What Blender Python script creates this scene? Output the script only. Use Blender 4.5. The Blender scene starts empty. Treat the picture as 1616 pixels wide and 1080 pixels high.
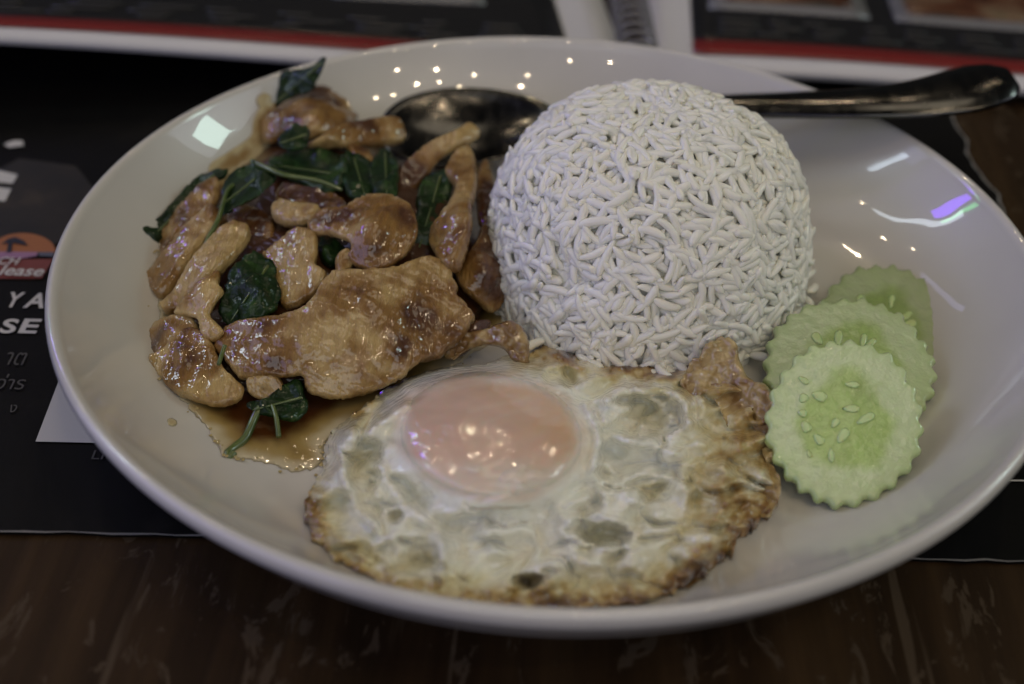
import bpy, bmesh, math, random
import numpy as np
from mathutils import Vector, Matrix, noise
from mathutils.geometry import delaunay_2d_cdt

random.seed(7); rng = np.random.default_rng(7)
SC = bpy.context.scene
COL = SC.collection
R = math.radians

# ------------------------------------------------------------------ camera
F = 2100.0                                   # focal length in photo pixels (1616 wide)
CY, CZ, YAW, PITCH, ROLL = .2998, .2294, -.0333, .6499, .0404
C0 = np.array([0, -CY, CZ])
fw = np.array([math.sin(YAW)*math.cos(PITCH), math.cos(YAW)*math.cos(PITCH), -math.sin(PITCH)])
rt = np.array([math.cos(YAW), -math.sin(YAW), 0.]); up = np.cross(rt, fw)
rt, up = rt*math.cos(ROLL)+up*math.sin(ROLL), -rt*math.sin(ROLL)+up*math.cos(ROLL)
cam = bpy.data.cameras.new('camera'); camo = bpy.data.objects.new('camera', cam); COL.objects.link(camo)
camo.matrix_world = Matrix(((rt[0], up[0], -fw[0], C0[0]), (rt[1], up[1], -fw[1], C0[1]), (rt[2], up[2], -fw[2], C0[2]), (0, 0, 0, 1)))
cam.sensor_width = 36; cam.lens = 36*F/1616; cam.clip_start = .01; cam.clip_end = 50
cam.dof.use_dof = True; cam.dof.focus_distance = .338; cam.dof.aperture_fstop = 7.1; cam.dof.aperture_blades = 7
SC.camera = camo

def rays(px):
    px = np.atleast_2d(np.asarray(px, float))
    return fw + ((px[:, 0]-808)/F)[:, None]*rt - ((px[:, 1]-540)/F)[:, None]*up
def hitz(px, z):                             # photo pixels -> world points at height z (metres, scalar or array)
    d = rays(px); t = (np.asarray(z)-C0[2])/d[:, 2]
    return C0 + t[:, None]*d
def P(x, y, z): return hitz([(x, y)], z*1e-3)[0]

# ------------------------------------------------------------------ plate profile (mm)
prof_in = np.array([(0, 9), (60, 9), (84, 9.3), (95, 10.4), (104, 13), (112, 17.8), (119, 24.2), (124.2, 30.6), (126.4, 33.6)])
pr = np.linspace(0, 126.4, 300)
pz = np.interp(pr, prof_in[:, 0], prof_in[:, 1])
for _ in range(60): pz[1:-1] = (pz[:-2]+2*pz[1:-1]+pz[2:])/4
def plate_z(r): return np.interp(np.asarray(r)*1000, pr, pz)*1e-3
def plate_hit(px):                           # photo pixels -> points on the inside of the plate
    d = rays(px); lo = (.036-C0[2])/d[:, 2]; hi = (.009-C0[2])/d[:, 2]
    for _ in range(40):
        m = (lo+hi)/2; q = C0+m[:, None]*d
        above = q[:, 2] > plate_z(np.hypot(q[:, 0], q[:, 1]))
        lo = np.where(above, m, lo); hi = np.where(above, hi, m)
    return C0+hi[:, None]*d
def plate_n(q):
    r = math.hypot(q[0], q[1]); s = float(plate_z(r+.001)-plate_z(r-.001))/.002
    n = np.array([-s*q[0]/r, -s*q[1]/r, 1.]); return n/np.linalg.norm(n)

# ------------------------------------------------------------------ world and lamps
W = bpy.data.worlds.new('World'); SC.world = W; W.use_nodes = True
bg = W.node_tree.nodes['Background']; bg.inputs[0].default_value = (.95, .97, 1, 1); bg.inputs[1].default_value = .018
SC.view_settings.view_transform = 'Standard'; SC.view_settings.look = 'None'
SC.view_settings.exposure = .1; SC.view_settings.gamma = 1; SC.view_settings.use_curve_mapping = False
SC.cycles.use_denoising = True; SC.cycles.sample_clamp_indirect = 4; SC.cycles.max_bounces = 8
SC.cycles.use_light_tree = True

def area(name, loc, target, size, sy, power, col):
    l = bpy.data.lights.new(name, 'AREA'); l.shape = 'RECTANGLE'; l.size = size; l.size_y = sy; l.energy = power; l.color = col
    o = bpy.data.objects.new(name, l); COL.objects.link(o); o.location = loc
    o.rotation_euler = (Vector(target)-Vector(loc)).to_track_quat('-Z', 'Y').to_euler(); return o
def bulb(loc, power, col, r=.016):
    l = bpy.data.lights.new('ceiling_bulb', 'POINT'); l.energy = power; l.color = col; l.shadow_soft_size = r
    o = bpy.data.objects.new('ceiling_bulb', l); COL.objects.link(o); o.location = loc; return o
def refl_lamp(name, px, dist, size, sy, power, col):      # a screen where its mirror image on the glaze says it is
    q = plate_hit([px])[0]; n = plate_n(q); d = q-C0; d = d/np.linalg.norm(d)
    r = d-2*np.dot(d, n)*n
    return area(name, q+r*dist, q, size, sy, power, col)

area('ceiling_light', (.1, .35, 1.7), (0, 0, 0), .9, .7, 1.9, (1, .87, .66))
area('room_light', (.1, -1.35, .85), (0, 0, .02), 1.5, .9, 4.3, (.96, .97, 1))
area('blue_sign', (-2.2, -.9, .85), (0, 0, .03), 3.4, 1.7, 18., (.52, .50, 1))
area('side_fill', (1.5, .25, .75), (0, 0, .03), .9, .7, 2.4, (.80, .86, 1))  # added cool fill from the right, brightens the left plate wall; no actual screen
area('blue_window', (-.9, 1.5, 1.1), (0, 0, .03), .07, .5, .18, (.55, .55, 1))
refl_lamp('television', (335, 212), 1.6, .17, .20, 1.0, (.72, 1, .88))
refl_lamp('bright_poster', (1385, 240), 1.6, .24, .28, 1.7, (.75, .88, 1))
refl_lamp('neon_sign', (1503, 325), 1.6, .07, .28, .8, (.22, .05, 1))
refl_lamp('neon_tube', (1518, 338), 1.6, .02, .26, .12, (.2, 1, .3))
refl_lamp('strip_light', (1455, 350), 1.8, .05, .7, .8, (.8, .9, 1))
# ceiling bulbs: each hangs where one of its mirror images on the glaze points to
for k, (x, y) in enumerate([(578, 101), (629, 108), (683, 86), (688, 111), (750, 77), (830, 76), (749, 120), (828, 119), (660, 134), (722, 137), (816, 136), (620, 151), (799, 150), (548, 166), (900, 84), (960, 92),
                            (1280, 265), (1310, 310), (1363, 322), (1397, 380), (1437, 390), (1355, 402)]):
    q = plate_hit([(x, y)])[0]; n = plate_n(q); d = q-C0; d /= np.linalg.norm(d); r = d-2*np.dot(d, n)*n
    bulb(q+r*(1.8/max(r[2], .35)), (3.6 if k in (3, 10, 16, 21, 8) else 1.2), (1, .80, .54))
for loc in ((.1, 1.4, 1.85), (-.3, 2.2, 1.9), (.9, 1.7, 1.9)): bulb(loc, 1.5, (1, .80, .54))

# ------------------------------------------------------------------ helpers
def tag(o, label, cat, group=None, kind=None):
    o['label'] = label; o['category'] = cat
    if group: o['group'] = group
    if kind: o['kind'] = kind
    return o
def structure(o): o['kind'] = 'structure'; return o
def empty(name, loc):
    o = bpy.data.objects.new(name, None); COL.objects.link(o); o.location = loc; o.empty_display_size = .01; return o
def mesh(name, V, Fc, mat, parent=None, col=None, smooth=True, origin=None):
    V = np.asarray(V, float)
    if parent is not None and origin is None:
        org = np.array(parent.location); q = parent
        while q.parent: q = q.parent; org = org+np.array(q.location)
    else: org = np.zeros(3) if origin is None else np.asarray(origin, float)
    me = bpy.data.meshes.new(name); me.from_pydata((V-org).tolist(), [], [tuple(map(int, f)) for f in Fc]); me.update()
    if smooth: me.polygons.foreach_set('use_smooth', [True]*len(me.polygons))
    if col is not None:
        a = me.color_attributes.new('Col', 'FLOAT_COLOR', 'POINT')
        c = np.ones((len(V), 4)); c[:, :col.shape[1]] = col; a.data.foreach_set('color', c.ravel())
    me.materials.append(mat)
    o = bpy.data.objects.new(name, me); COL.objects.link(o)
    if parent is not None: o.parent = parent
    elif origin is not None: o.location = org
    return o
def fix_normals(o):
    bm = bmesh.new(); bm.from_mesh(o.data); bmesh.ops.recalc_face_normals(bm, faces=bm.faces); bm.to_mesh(o.data); bm.free(); return o
def ss(a, b, x): t = np.clip((np.asarray(x)-a)/(b-a), 0, 1); return t*t*(3-2*t)
def catmull(pts, n, closed=True):
    p = np.asarray(pts, float); m = len(p); out = []
    for i in range(m if closed else m-1):
        if closed: a, b, c, d = p[i-1], p[i], p[(i+1) % m], p[(i+2) % m]
        else: a, b, c, d = p[max(i-1, 0)], p[i], p[i+1], p[min(i+2, m-1)]
        for k in range(n):
            t = k/n; out.append(.5*((2*b)+(c-a)*t+(2*a-5*b+4*c-d)*t*t+(3*b-a-3*c+d)*t**3))
    if not closed: out.append(p[-1])
    return np.array(out)
def resample(p, step, closed=True):
    q = np.vstack([p, p[:1]]) if closed else p
    s = np.r_[0, np.cumsum(np.hypot(*np.diff(q[:, :2], axis=0).T))]
    n = max(int(s[-1]/step), 6); t = np.linspace(0, s[-1], n, endpoint=not closed)
    return np.stack([np.interp(t, s, q[:, k]) for k in range(q.shape[1])], 1)
def inside(pt, poly):
    x, y = pt[:, 0], pt[:, 1]; r = np.zeros(len(pt), bool); j = len(poly)-1
    for i in range(len(poly)):
        xi, yi = poly[i]; xj, yj = poly[j]
        if yi != yj: r ^= ((yi > y) != (yj > y)) & (x < (xj-xi)*(y-yi)/(yj-yi)+xi)
        j = i
    return r
def segdist(pt, poly):
    best = np.full(len(pt), 1e9)
    for i in range(len(poly)):
        a = poly[i-1]; b = poly[i]; ab = b-a
        t = np.clip(((pt-a)@ab)/max(ab@ab, 1e-18), 0, 1)
        best = np.minimum(best, np.linalg.norm(pt-(a+t[:, None]*ab), axis=1))
    return best
class RBF:                                   # thin plate through a few control heights
    def __init__(s, ctrl, lam=0.):
        c = np.asarray(ctrl, float); s.m = c[:, :2].mean(0); s.p = (c[:, :2]-s.m)/100; n = len(c)
        K = s.k(np.linalg.norm(s.p[:, None]-s.p[None], axis=2))+lam*np.eye(n)
        if n < 4:
            A = np.c_[np.ones(n), s.p]; s.w = None; s.a = np.linalg.lstsq(A, c[:, 2], rcond=None)[0]; return
        Q = np.c_[np.ones(n), s.p]; A = np.block([[K, Q], [Q.T, np.zeros((3, 3))]])
        x = np.linalg.lstsq(A, np.r_[c[:, 2], 0, 0, 0], rcond=None)[0]; s.w = x[:n]; s.a = x[n:]
    @staticmethod
    def k(r): return np.where(r > 1e-9, r*r*np.log(np.maximum(r, 1e-9)), 0)
    def __call__(s, px):
        q = (np.atleast_2d(px)[:, :2]-s.m)/100; v = s.a[0]+q@s.a[1:]
        if s.w is not None: v = v+s.k(np.linalg.norm(q[:, None]-s.p[None], axis=2))@s.w
        return v
def nz(V, sc, seed=0., oct=3):
    return np.array([noise.fractal(Vector((p[0]*sc+seed, p[1]*sc+seed*.7, p[2]*sc-seed)), .8, 2.1, oct) for p in V])
def mesh_domain(poly, sx, sy):               # pixel polygon -> triangulated points (boundary first)
    b = poly; lo = b.min(0); hi = b.max(0)
    g = [(x+(sx/2 if r % 2 else 0), y) for r, y in enumerate(np.arange(lo[1], hi[1], sy)) for x in np.arange(lo[0], hi[0], sx)]
    g = np.array(g)+rng.uniform(-.15, .15, (len(g), 2))*[sx, sy]
    g = g[inside(g, b)]; g = g[segdist(g, b) > .45*min(sx, sy)]
    pts = np.vstack([b, g]); n = len(b)
    v, e, f, *_ = delaunay_2d_cdt([Vector(p) for p in pts.tolist()], [(i, (i+1) % n) for i in range(n)], [], 1, 1e-6)
    v = np.array([tuple(q) for q in v])
    return v, [tuple(t) for t in f], n
def surf_normals(V, Fc):
    N = np.zeros_like(V); f = np.asarray(Fc); n = np.cross(V[f[:, 1]]-V[f[:, 0]], V[f[:, 2]]-V[f[:, 0]])
    n *= np.where(((n*(C0-V[f[:, 0]])).sum(1) < 0), -1, 1)[:, None]
    for k in range(3): np.add.at(N, f[:, k], n)
    return N/np.maximum(np.linalg.norm(N, axis=1), 1e-12)[:, None]
def slab(name, outline, zf, thick, edge, mat, parent=None, bump=(.25, 160), seed=0., step=5., colf=None, up_frac=.5, smooth_out=True, big=0., boundary_noise=0., fibre=None):
    """a solid slice: pixel outline, height field zf(px) in mm, thickness and edge rounding in mm"""
    o = catmull(outline, 6) if smooth_out else np.asarray(outline, float)
    o = resample(o, step)
    if boundary_noise:
        c = o.mean(0)
        k = np.array([noise.fractal(Vector((x*.06+seed, y*.06, seed)), .6, 2.2, 4) for x, y in o])
        o = c+(o-c)*(1+boundary_noise*k)[:, None]
    v, fc, nb = mesh_domain(o, step, step*.7)
    mid = hitz(v, zf(v)*1e-3); bnd = mid[:nb]
    d = segdist(mid, bnd)*1000
    N = surf_normals(mid, fc)
    pf = np.sqrt(1-(1-np.minimum(d/edge, 1))**2)
    bn = nz(mid, bump[1], seed)*bump[0]*np.minimum(d/edge, 1)
    if big: bn = bn+nz(mid, 55, seed+9, 2)*big*np.minimum(d/edge, 1)
    if fibre is not None:
        fa, amp = fibre; q = mid[:, 0]*math.cos(fa)+mid[:, 1]*math.sin(fa); w_ = -mid[:, 0]*math.sin(fa)+mid[:, 1]*math.cos(fa)
        bn = bn+amp*np.array([noise.fractal(Vector((a_*430, b_*70, c_*200+seed)), .8, 2.1, 3) for a_, b_, c_ in zip(q, w_, mid[:, 2])])*np.minimum(d/edge, 1)
    top = mid+N*((thick*up_frac*pf+bn)*1e-3)[:, None]
    bot = mid-N*((thick*(1-up_frac)*pf)*1e-3)[:, None]
    n = len(v); V = np.vstack([top, bot[nb:]])
    F2 = [tuple(a if a < nb else a-nb+n for a in t)[::-1] for t in fc]
    col = None
    if colf is not None:
        c = colf(v, mid, d); col = np.vstack([c, c[nb:]])
    base = mid[np.argmin(mid[:, 2])]; org = (mid[:, 0].mean(), mid[:, 1].mean(), base[2]-thick*.5e-3)
    ob = mesh(name, V, list(fc)+F2, mat, parent, col, True, None if parent is not None else org)
    return fix_normals(ob)
def tube(name, pts, rad, mat, parent=None, ns=8, origin=None):
    pts = np.asarray(pts, float); n = len(pts); rad = np.broadcast_to(rad, (n,)) if np.ndim(rad) < 2 else rad
    V = []; u = None
    for i in range(n):
        t = pts[min(i+1, n-1)]-pts[max(i-1, 0)]; t /= np.linalg.norm(t)
        if u is None: u = np.cross(t, [0, 0, 1.]) if abs(t[2]) < .9 else np.cross(t, [1., 0, 0])
        u = u-t*(u@t); u /= np.linalg.norm(u); w = np.cross(t, u)
        for k in range(ns):
            a = 2*math.pi*k/ns; V.append(pts[i]+rad[i]*(u*math.cos(a)+w*math.sin(a)))
    V += [pts[0], pts[-1]]; Fc = []
    for i in range(n-1):
        for k in range(ns): Fc.append((i*ns+k, i*ns+(k+1) % ns, (i+1)*ns+(k+1) % ns, (i+1)*ns+k))
    for k in range(ns): Fc.append((n*ns, (k+1) % ns, k)); Fc.append((n*ns+1, (n-1)*ns+k, (n-1)*ns+(k+1) % ns))
    return mesh(name, V, Fc, mat, parent, origin=origin)

# ------------------------------------------------------------------ materials
class M:
    def __init__(s, name):
        s.m = bpy.data.materials.new(name); s.m.use_nodes = True; s.t = s.m.node_tree; s.b = s.t.nodes['Principled BSDF']
        s.tc = s.t.nodes.new('ShaderNodeTexCoord')
    def n(s, ty, **kw):
        x = s.t.nodes.new(ty)
        for k, v in kw.items():
            if k in x.inputs: x.inputs[k].default_value = v
            else: setattr(x, k, v)
        return x
    def l(s, a, b): s.t.links.new(a, b); return s
    def set(s, **kw):
        for k, v in kw.items():
            k = k.replace('_', ' ')
            s.b.inputs[k].default_value = v if not (isinstance(v, tuple) and len(v) == 3 and k not in ('Subsurface Radius',)) else (*v, 1)
        return s
    def noise(s, scale, detail=4, rough=.55, stretch=None, rot=None, coord='Object', dist=0.):
        x = s.n('ShaderNodeTexNoise'); x.inputs['Scale'].default_value = scale; x.inputs['Detail'].default_value = detail
        x.inputs['Roughness'].default_value = rough; x.inputs['Distortion'].default_value = dist
        src = s.tc.outputs[coord]
        if stretch:
            mp = s.n('ShaderNodeMapping'); mp.inputs['Scale'].default_value = stretch
            if rot: mp.inputs['Rotation'].default_value = rot
            s.l(src, mp.inputs[0]); src = mp.outputs[0]
        s.l(src, x.inputs['Vector']); return x.outputs['Fac']
    def ramp(s, fac, stops):
        x = s.n('ShaderNodeValToRGB'); cr = x.color_ramp
        while len(cr.elements) < len(stops): cr.elements.new(.5)
        for e, (p, c) in zip(cr.elements, stops): e.position = p; e.color = (*c, 1) if len(c) == 3 else c
        s.l(fac, x.inputs[0]); return x.outputs['Color']
    def mix(s, fac, a, b, mode='MIX'):
        x = s.n('ShaderNodeMix', data_type='RGBA', blend_type=mode)
        for sock, v in ((x.inputs[0], fac), (x.inputs[6], a), (x.inputs[7], b)):
            if hasattr(v, 'node'): s.l(v, sock)
            else: sock.default_value = v if not isinstance(v, tuple) else (*v[:3], 1)
        return x.outputs[2]
    def bump(s, h, strength, dist=.0005, normal=None, to=('Normal',)):
        x = s.n('ShaderNodeBump'); x.inputs['Strength'].default_value = strength; x.inputs['Distance'].default_value = dist
        s.l(h, x.inputs['Height'])
        if normal: s.l(normal, x.inputs['Normal'])
        for t in to: s.l(x.outputs[0], s.b.inputs[t])
        return x.outputs[0]
    def col(s, sock): s.l(sock, s.b.inputs['Base Color']); return s
    def attr(s):
        x = s.n('ShaderNodeVertexColor', layer_name='Col'); return x.outputs['Color']
def solid(name, c, rough=.5, **kw):
    m = M(name); m.set(Base_Color=c, Roughness=rough, **kw); return m.m

m = M('glazed_porcelain'); m.set(Base_Color=(.74, .73, .70), Roughness=.32, Coat_Weight=1., Coat_Roughness=.035, Coat_IOR=1.5)
m.col(m.ramp(m.noise(25, 3), [(.3, (.57, .555, .52)), (.7, (.61, .595, .56))])); m.bump(m.noise(35, 2), .12, .002, to=('Coat Normal',)); PORC = m.m

m = M('wood'); m.set(Roughness=.5, Specular_IOR_Level=.1)
g = m.noise(46, 8, .68, (1, .06, 1), (0, 0, R(-6)), dist=.3); base = m.ramp(g, [(.3, (.012, .007, .003)), (.5, (.028, .016, .007)), (.72, (.055, .032, .014))])
sc1 = m.noise(120, 6, .68, (1, .38, 1), (0, 0, R(14)), dist=1.0); sm = m.ramp(sc1, [(.57, (0, 0, 0)), (.61, (1, 1, 1))])
sc2 = m.noise(210, 2, .5, (1, .05, 1), (0, 0, R(24))); sm2 = m.ramp(sc2, [(.66, (0, 0, 0)), (.72, (.6, .6, .6))])
m.col(m.mix(sm2, m.mix(sm, base, (.062, .044, .027)), (.09, .066, .042))); m.bump(g, .35, .001); m.l(m.ramp(sc1, [(.4, (.45,)*3), (.7, (.68,)*3)]), m.b.inputs['Roughness']); WOOD = m.m

m = M('black_paper'); m.set(Roughness=.42, Specular_IOR_Level=.10)
m.col(m.ramp(m.noise(30, 6, .65), [(.35, (.0035, .0035, .0035)), (.6, (.0055, .0053, .005)), (.8, (.016, .015, .013))]))
m.bump(m.noise(16, 5, .6, dist=1.2), .35, .0012); MATB = m.m
WHITEINK = solid('white_ink', (.5, .49, .47), .5); GREYINK = solid('grey_ink', (.05, .048, .044), .5)
EDGE = solid('torn_paper', (.16, .155, .15), .8)
ORANGE = solid('orange_ink', (.30, .11, .04), .5); REDINK = solid('dark_red_ink', (.16, .035, .03), .5); PINKINK = solid('pink_ink', (.28, .15, .26), .5)
BLUEINK = solid('blue_ink', (.08, .09, .13), .5)
m = M('scenic_print'); m.set(Roughness=.45); m.col(m.ramp(m.noise(60, 5, .65), [(.35, (.005, .0045, .004)), (.55, (.013, .010, .007)), (.75, (.05, .036, .022))])); SCENIC = m.m

m = M('spoon_steel'); m.set(Base_Color=(.11, .107, .103), Metallic=1., Roughness=.2)
sc = m.noise(300, 3, .6, (1, .12, 1)); m.l(m.ramp(sc, [(.3, (.12,)*3), (.8, (.3,)*3)]), m.b.inputs['Roughness']); m.bump(m.noise(220, 4, .7, (.2, 1, 1)), .12, .0002); STEEL = m.m

m = M('cooked_rice'); m.set(Roughness=.28, Subsurface_Weight=.3, Subsurface_Scale=.0008, Specular_IOR_Level=.5)
m.b.inputs['Subsurface Radius'].default_value = (1, .85, .65)
oi = m.n('ShaderNodeObjectInfo'); m.col(m.ramp(m.noise(160, 2), [(.3, (.88, .87, .775)), (.7, (.915, .91, .84))])); m.bump(m.noise(1400, 2), .12, .0002); RICE = m.m

m = M('fried_egg'); m.set(Roughness=.35, Subsurface_Weight=.08, Subsurface_Scale=.002, Coat_Weight=1., Coat_Roughness=.05, Coat_IOR=1.6)
m.b.inputs['Subsurface Radius'].default_value = (1, .7, .4)
c = m.attr(); m.col(m.mix(m.ramp(m.noise(260, 5, .65), [(.45, (0, 0, 0)), (.8, (.22,)*3)]), c, m.mix(1., c, (.80, .66, .42), 'MULTIPLY')))
nb_ = m.bump(m.noise(420, 4, .6), .22, .0006, to=('Normal',)); m.bump(m.noise(380, 1.5, .5), .8, .0005, to=('Coat Normal',)); EGG = m.m
m = M('egg_yolk'); m.set(Roughness=.25, Subsurface_Weight=.5, Subsurface_Scale=.004, Coat_Weight=1., Coat_Roughness=.05)
c = m.attr(); m.col(c); m.bump(m.noise(260, 1., .5), .35, .0005, to=('Coat Normal',)); YOLK = m.m

m = M('sauced_chicken'); m.set(Roughness=.5, Specular_IOR_Level=.3, Subsurface_Weight=.12, Subsurface_Scale=.0015, Coat_Weight=1., Coat_Roughness=.028, Coat_IOR=1.62)
m.b.inputs['Subsurface Radius'].default_value = (1, .6, .3)
c = m.attr(); mp = m.n('ShaderNodeMapping'); at = m.n('ShaderNodeAttribute', attribute_type='OBJECT', attribute_name='fibre_angle'); cx = m.n('ShaderNodeCombineXYZ'); m.l(at.outputs['Fac'], cx.inputs[2])
m.l(cx.outputs[0], mp.inputs['Rotation']); mp.inputs['Scale'].default_value = (1, .16, .6); m.l(m.tc.outputs['Object'], mp.inputs[0])
fn = m.n('ShaderNodeTexNoise', Scale=520., Detail=5., Roughness=.62, Distortion=.25); m.l(mp.outputs[0], fn.inputs['Vector']); fib = fn.outputs['Fac']
c2 = m.mix(m.ramp(m.noise(70, 5, .6, dist=.4), [(.5, (0, 0, 0)), (.72, (.85,)*3)]), c, m.mix(1., c, (.5, .34, .16), 'MULTIPLY'))
c3 = m.mix(m.ramp(fib, [(.3, (.9,)*3), (.52, (0, 0, 0))]), c2, m.mix(1., c2, (.72, .62, .5), 'MULTIPLY'))
m.col(c3); nb_ = m.bump(fib, 1., .0016, to=('Normal',)); m.bump(m.noise(430, 1.5, .5), 1., .0005, to=('Coat Normal',)); CHICK = m.m

m = M('basil'); m.set(Roughness=.5, Specular_IOR_Level=.15, Coat_Weight=.35, Coat_Roughness=.04); lf = m.noise(170, 4, .6, dist=.5)
m.col(m.ramp(lf, [(.3, (.003, .010, .003)), (.55, (.010, .031, .007)), (.8, (.045, .10, .02))])); nb_ = m.bump(lf, .55, .001, to=('Normal',)); m.bump(m.noise(420, 2, .5), 1., .0006, to=('Coat Normal',)); BASIL = m.m
m = M('basil_stem'); m.set(Roughness=.3, Coat_Weight=.6); m.col(m.ramp(m.noise(200, 3), [(.3, (.05, .085, .02)), (.7, (.10, .14, .035))])); STEM = m.m

m = M('brown_sauce'); m.set(Roughness=.4, Specular_IOR_Level=.2, Coat_Weight=.7, Coat_Roughness=.03); m.col(m.attr()); m.bump(m.noise(260, 2), .5, .0005, to=('Coat Normal',)); SAUCE = m.m

m = M('cucumber_flesh'); m.set(Roughness=.3, Subsurface_Weight=.35, Subsurface_Scale=.002, Coat_Weight=.9, Coat_Roughness=.05)
m.b.inputs['Subsurface Radius'].default_value = (.6, 1, .4)
c = m.attr(); m.col(m.mix(m.ramp(m.noise(180, 4), [(.4, (0, 0, 0)), (.7, (.4,)*3)]), c, m.mix(1., c, (.85, .95, .7), 'MULTIPLY'))); m.bump(m.noise(450, 2, .6), .8, .0005, to=('Normal', 'Coat Normal')); CUKE = m.m
m = M('cucumber_seed'); m.set(Roughness=.25, Subsurface_Weight=.4, Subsurface_Scale=.002, Base_Color=(.55, .69, .32), Coat_Weight=.5); m.bump(m.noise(500, 2), .2, .0003); SEED = m.m

PAPER = solid('white_card', (.62, .61, .62), .35); PRINTBLK = solid('black_print', (.012, .012, .013), .3); PRINTRED = solid('red_print', (.20, .02, .018), .3)
PRINTGREY = solid('grey_print', (.035, .035, .036), .4)
m = M('food_photo_print'); m.set(Roughness=.3); m.col(m.ramp(m.noise(45, 3, .5), [(.3, (.02, .01, .008)), (.45, (.10, .035, .015)), (.58, (.18, .12, .07)), (.7, (.03, .06, .02))])); FOODP = m.m
PICTURE = solid('picture_ground', (.16, .16, .165), .3)
COIL = solid('coil_wire', (.25, .245, .24), .5, Metallic=.3)

# ------------------------------------------------------------------ table top
WT = 1.6
structure(mesh('table_top', [(-WT, -.6, 0), (WT, -.6, 0), (WT, 1.8, 0), (-WT, 1.8, 0), (-WT, -.6, -.03), (WT, -.6, -.03), (WT, 1.8, -.03), (-WT, 1.8, -.03)],
     [(0, 1, 2, 3), (7, 6, 5, 4), (0, 4, 5, 1), (1, 5, 6, 2), (2, 6, 7, 3), (3, 7, 4, 0)], WOOD, smooth=False))

# ------------------------------------------------------------------ placemat
ma = R(2.8); ex = np.array([math.cos(ma), math.sin(ma), 0]); ey = np.array([-math.sin(ma), math.cos(ma), 0])
p0 = P(1616, 890, .6); near = p0@ey; right = P(1536, 246, .6)@ex
mat_e = empty('placemat', (0, 0, 0.0004))
tag(mat_e, 'black printed paper placemat lying under the white plate', 'placemat')
X0, X1, Y0, Y1 = -.30, right, near, near+.285
def matpt(u, v, z=.0012): return ex*u+ey*v+np.array([0, 0, z])
bnd = []
for (a, b, n, s) in (((X0, Y0), (X1, Y0), 90, 0), ((X1, Y0), (X1, Y1), 60, 1), ((X1, Y1), (X0, Y1), 60, 0), ((X0, Y1), (X0, Y0), 40, 1)):
    for i in range(n):
        t = i/n; u = a[0]+(b[0]-a[0])*t; v = a[1]+(b[1]-a[1])*t
        w = .0016*noise.fractal(Vector((u*40, v*40, 3)), .7, 2, 4)
        if s: u += w*1.8
        else: v += w*.8
        bnd.append((u, v))
top = [matpt(u, v) for u, v in bnd]; bot = [matpt(u, v, .0005) for u, v in bnd]; n = len(bnd)
mesh('paper_sheet', top+bot, [tuple(range(n)), tuple(range(2*n-1, n-1, -1))], MATB, mat_e, smooth=False)
inn = [matpt(u*.9985+.0003, v+(.0009 if v < Y0+.01 else 0), .0013) for u, v in bnd]
mesh('worn_edge', [matpt(u, v, .00125) for u, v in bnd]+[matpt(u-(.0004*(1+2*abs(math.sin(v*300))) if abs(u-X1) < .006 else 0), v+(.00022*(1+1.5*math.sin(u*140)**2) if abs(v-Y0) < .004 else 0), .00135) for u, v in bnd],
     [(i, (i+1) % n, n+(i+1) % n, n+i) for i in range(n)], EDGE, mat_e, smooth=False)
def matuv(px): q = hitz([px], .0014)[0]; return q@ex, q@ey
def quad(name, corners, mat, z, parent):
    V = [hitz([c], z)[0] for c in corners]; return mesh(name, V, [tuple(range(len(V)))], mat, parent, smooth=False)
def text(body, px0, width_px, height_px, mat, z=.0017, shear=0., name='printed_lettering', bold=.0):
    u0, v0 = matuv(px0); u1, _ = matuv((px0[0]+width_px, px0[1])); _, v1 = matuv((px0[0], px0[1]-height_px))
    cu = bpy.data.curves.new(name, 'FONT'); cu.body = body; cu.shear = shear; cu.offset = bold; cu.size = 1
    o = bpy.data.objects.new(name, cu); COL.objects.link(o)
    dg = bpy.context.evaluated_depsgraph_get(); me = bpy.data.meshes.new_from_object(o.evaluated_get(dg)); bpy.data.objects.remove(o)
    V = np.array([v.co[:2] for v in me.vertices])
    if len(V) == 0: return None
    lo, hi = V.min(0), V.max(0)
    for v in me.vertices:
        a = (v.co[0]-lo[0])/(hi[0]-lo[0]); b = (v.co[1]-lo[1])/(hi[1]-lo[1])
        v.co = Vector(matpt(u0+a*(u1-u0), v0+b*(v1-v0), z)-np.array(mat_e.location))
    me.materials.append(mat); t = bpy.data.objects.new(name, me); COL.objects.link(t); t.parent = mat_e; return t
def ellipse_on_mat(name, c, rx, ry, mat, z, a0=0, a1=360, sy=1.):
    pts = [(c[0]+rx*math.cos(R(a)), c[1]-ry*math.sin(R(a))) for a in np.linspace(a0, a1, 48, endpoint=(a1-a0) < 360)]
    return quad(name, pts, mat, z, mat_e)
quad('printed_landscape', [(-60, 300), (30, 250), (120, 262), (150, 300), (118, 372), (60, 398), (-60, 400)], SCENIC, .0015, mat_e)
ellipse_on_mat('printed_sun', (36, 398), 52, 30, ORANGE, .0017, 0, 180)
quad('printed_red_band', [(-40, 409), (84, 409), (66, 440), (-40, 440)], REDINK, .0016, mat_e)
quad('printed_pink_band', [(-40, 397), (60, 398), (58, 404), (34, 408), (-40, 409)], PINKINK, .0019, mat_e)
quad('printed_blue_band', [(60, 398), (86, 398), (84, 405), (62, 404)], BLUEINK, .0019, mat_e)
quad('printed_palm', [(10, 399), (13, 383), (2, 386), (12, 377), (24, 374), (38, 380), (44, 388), (30, 385), (20, 383), (18, 398)], PRINTBLK, .0021, mat_e)
text('CH', (-4, 421), 33, 12, WHITEINK, z=.0023, bold=.012, shear=.12); text('lease', (-2, 438), 70, 16, WHITEINK, z=.0023, bold=.016, shear=.12)
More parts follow.
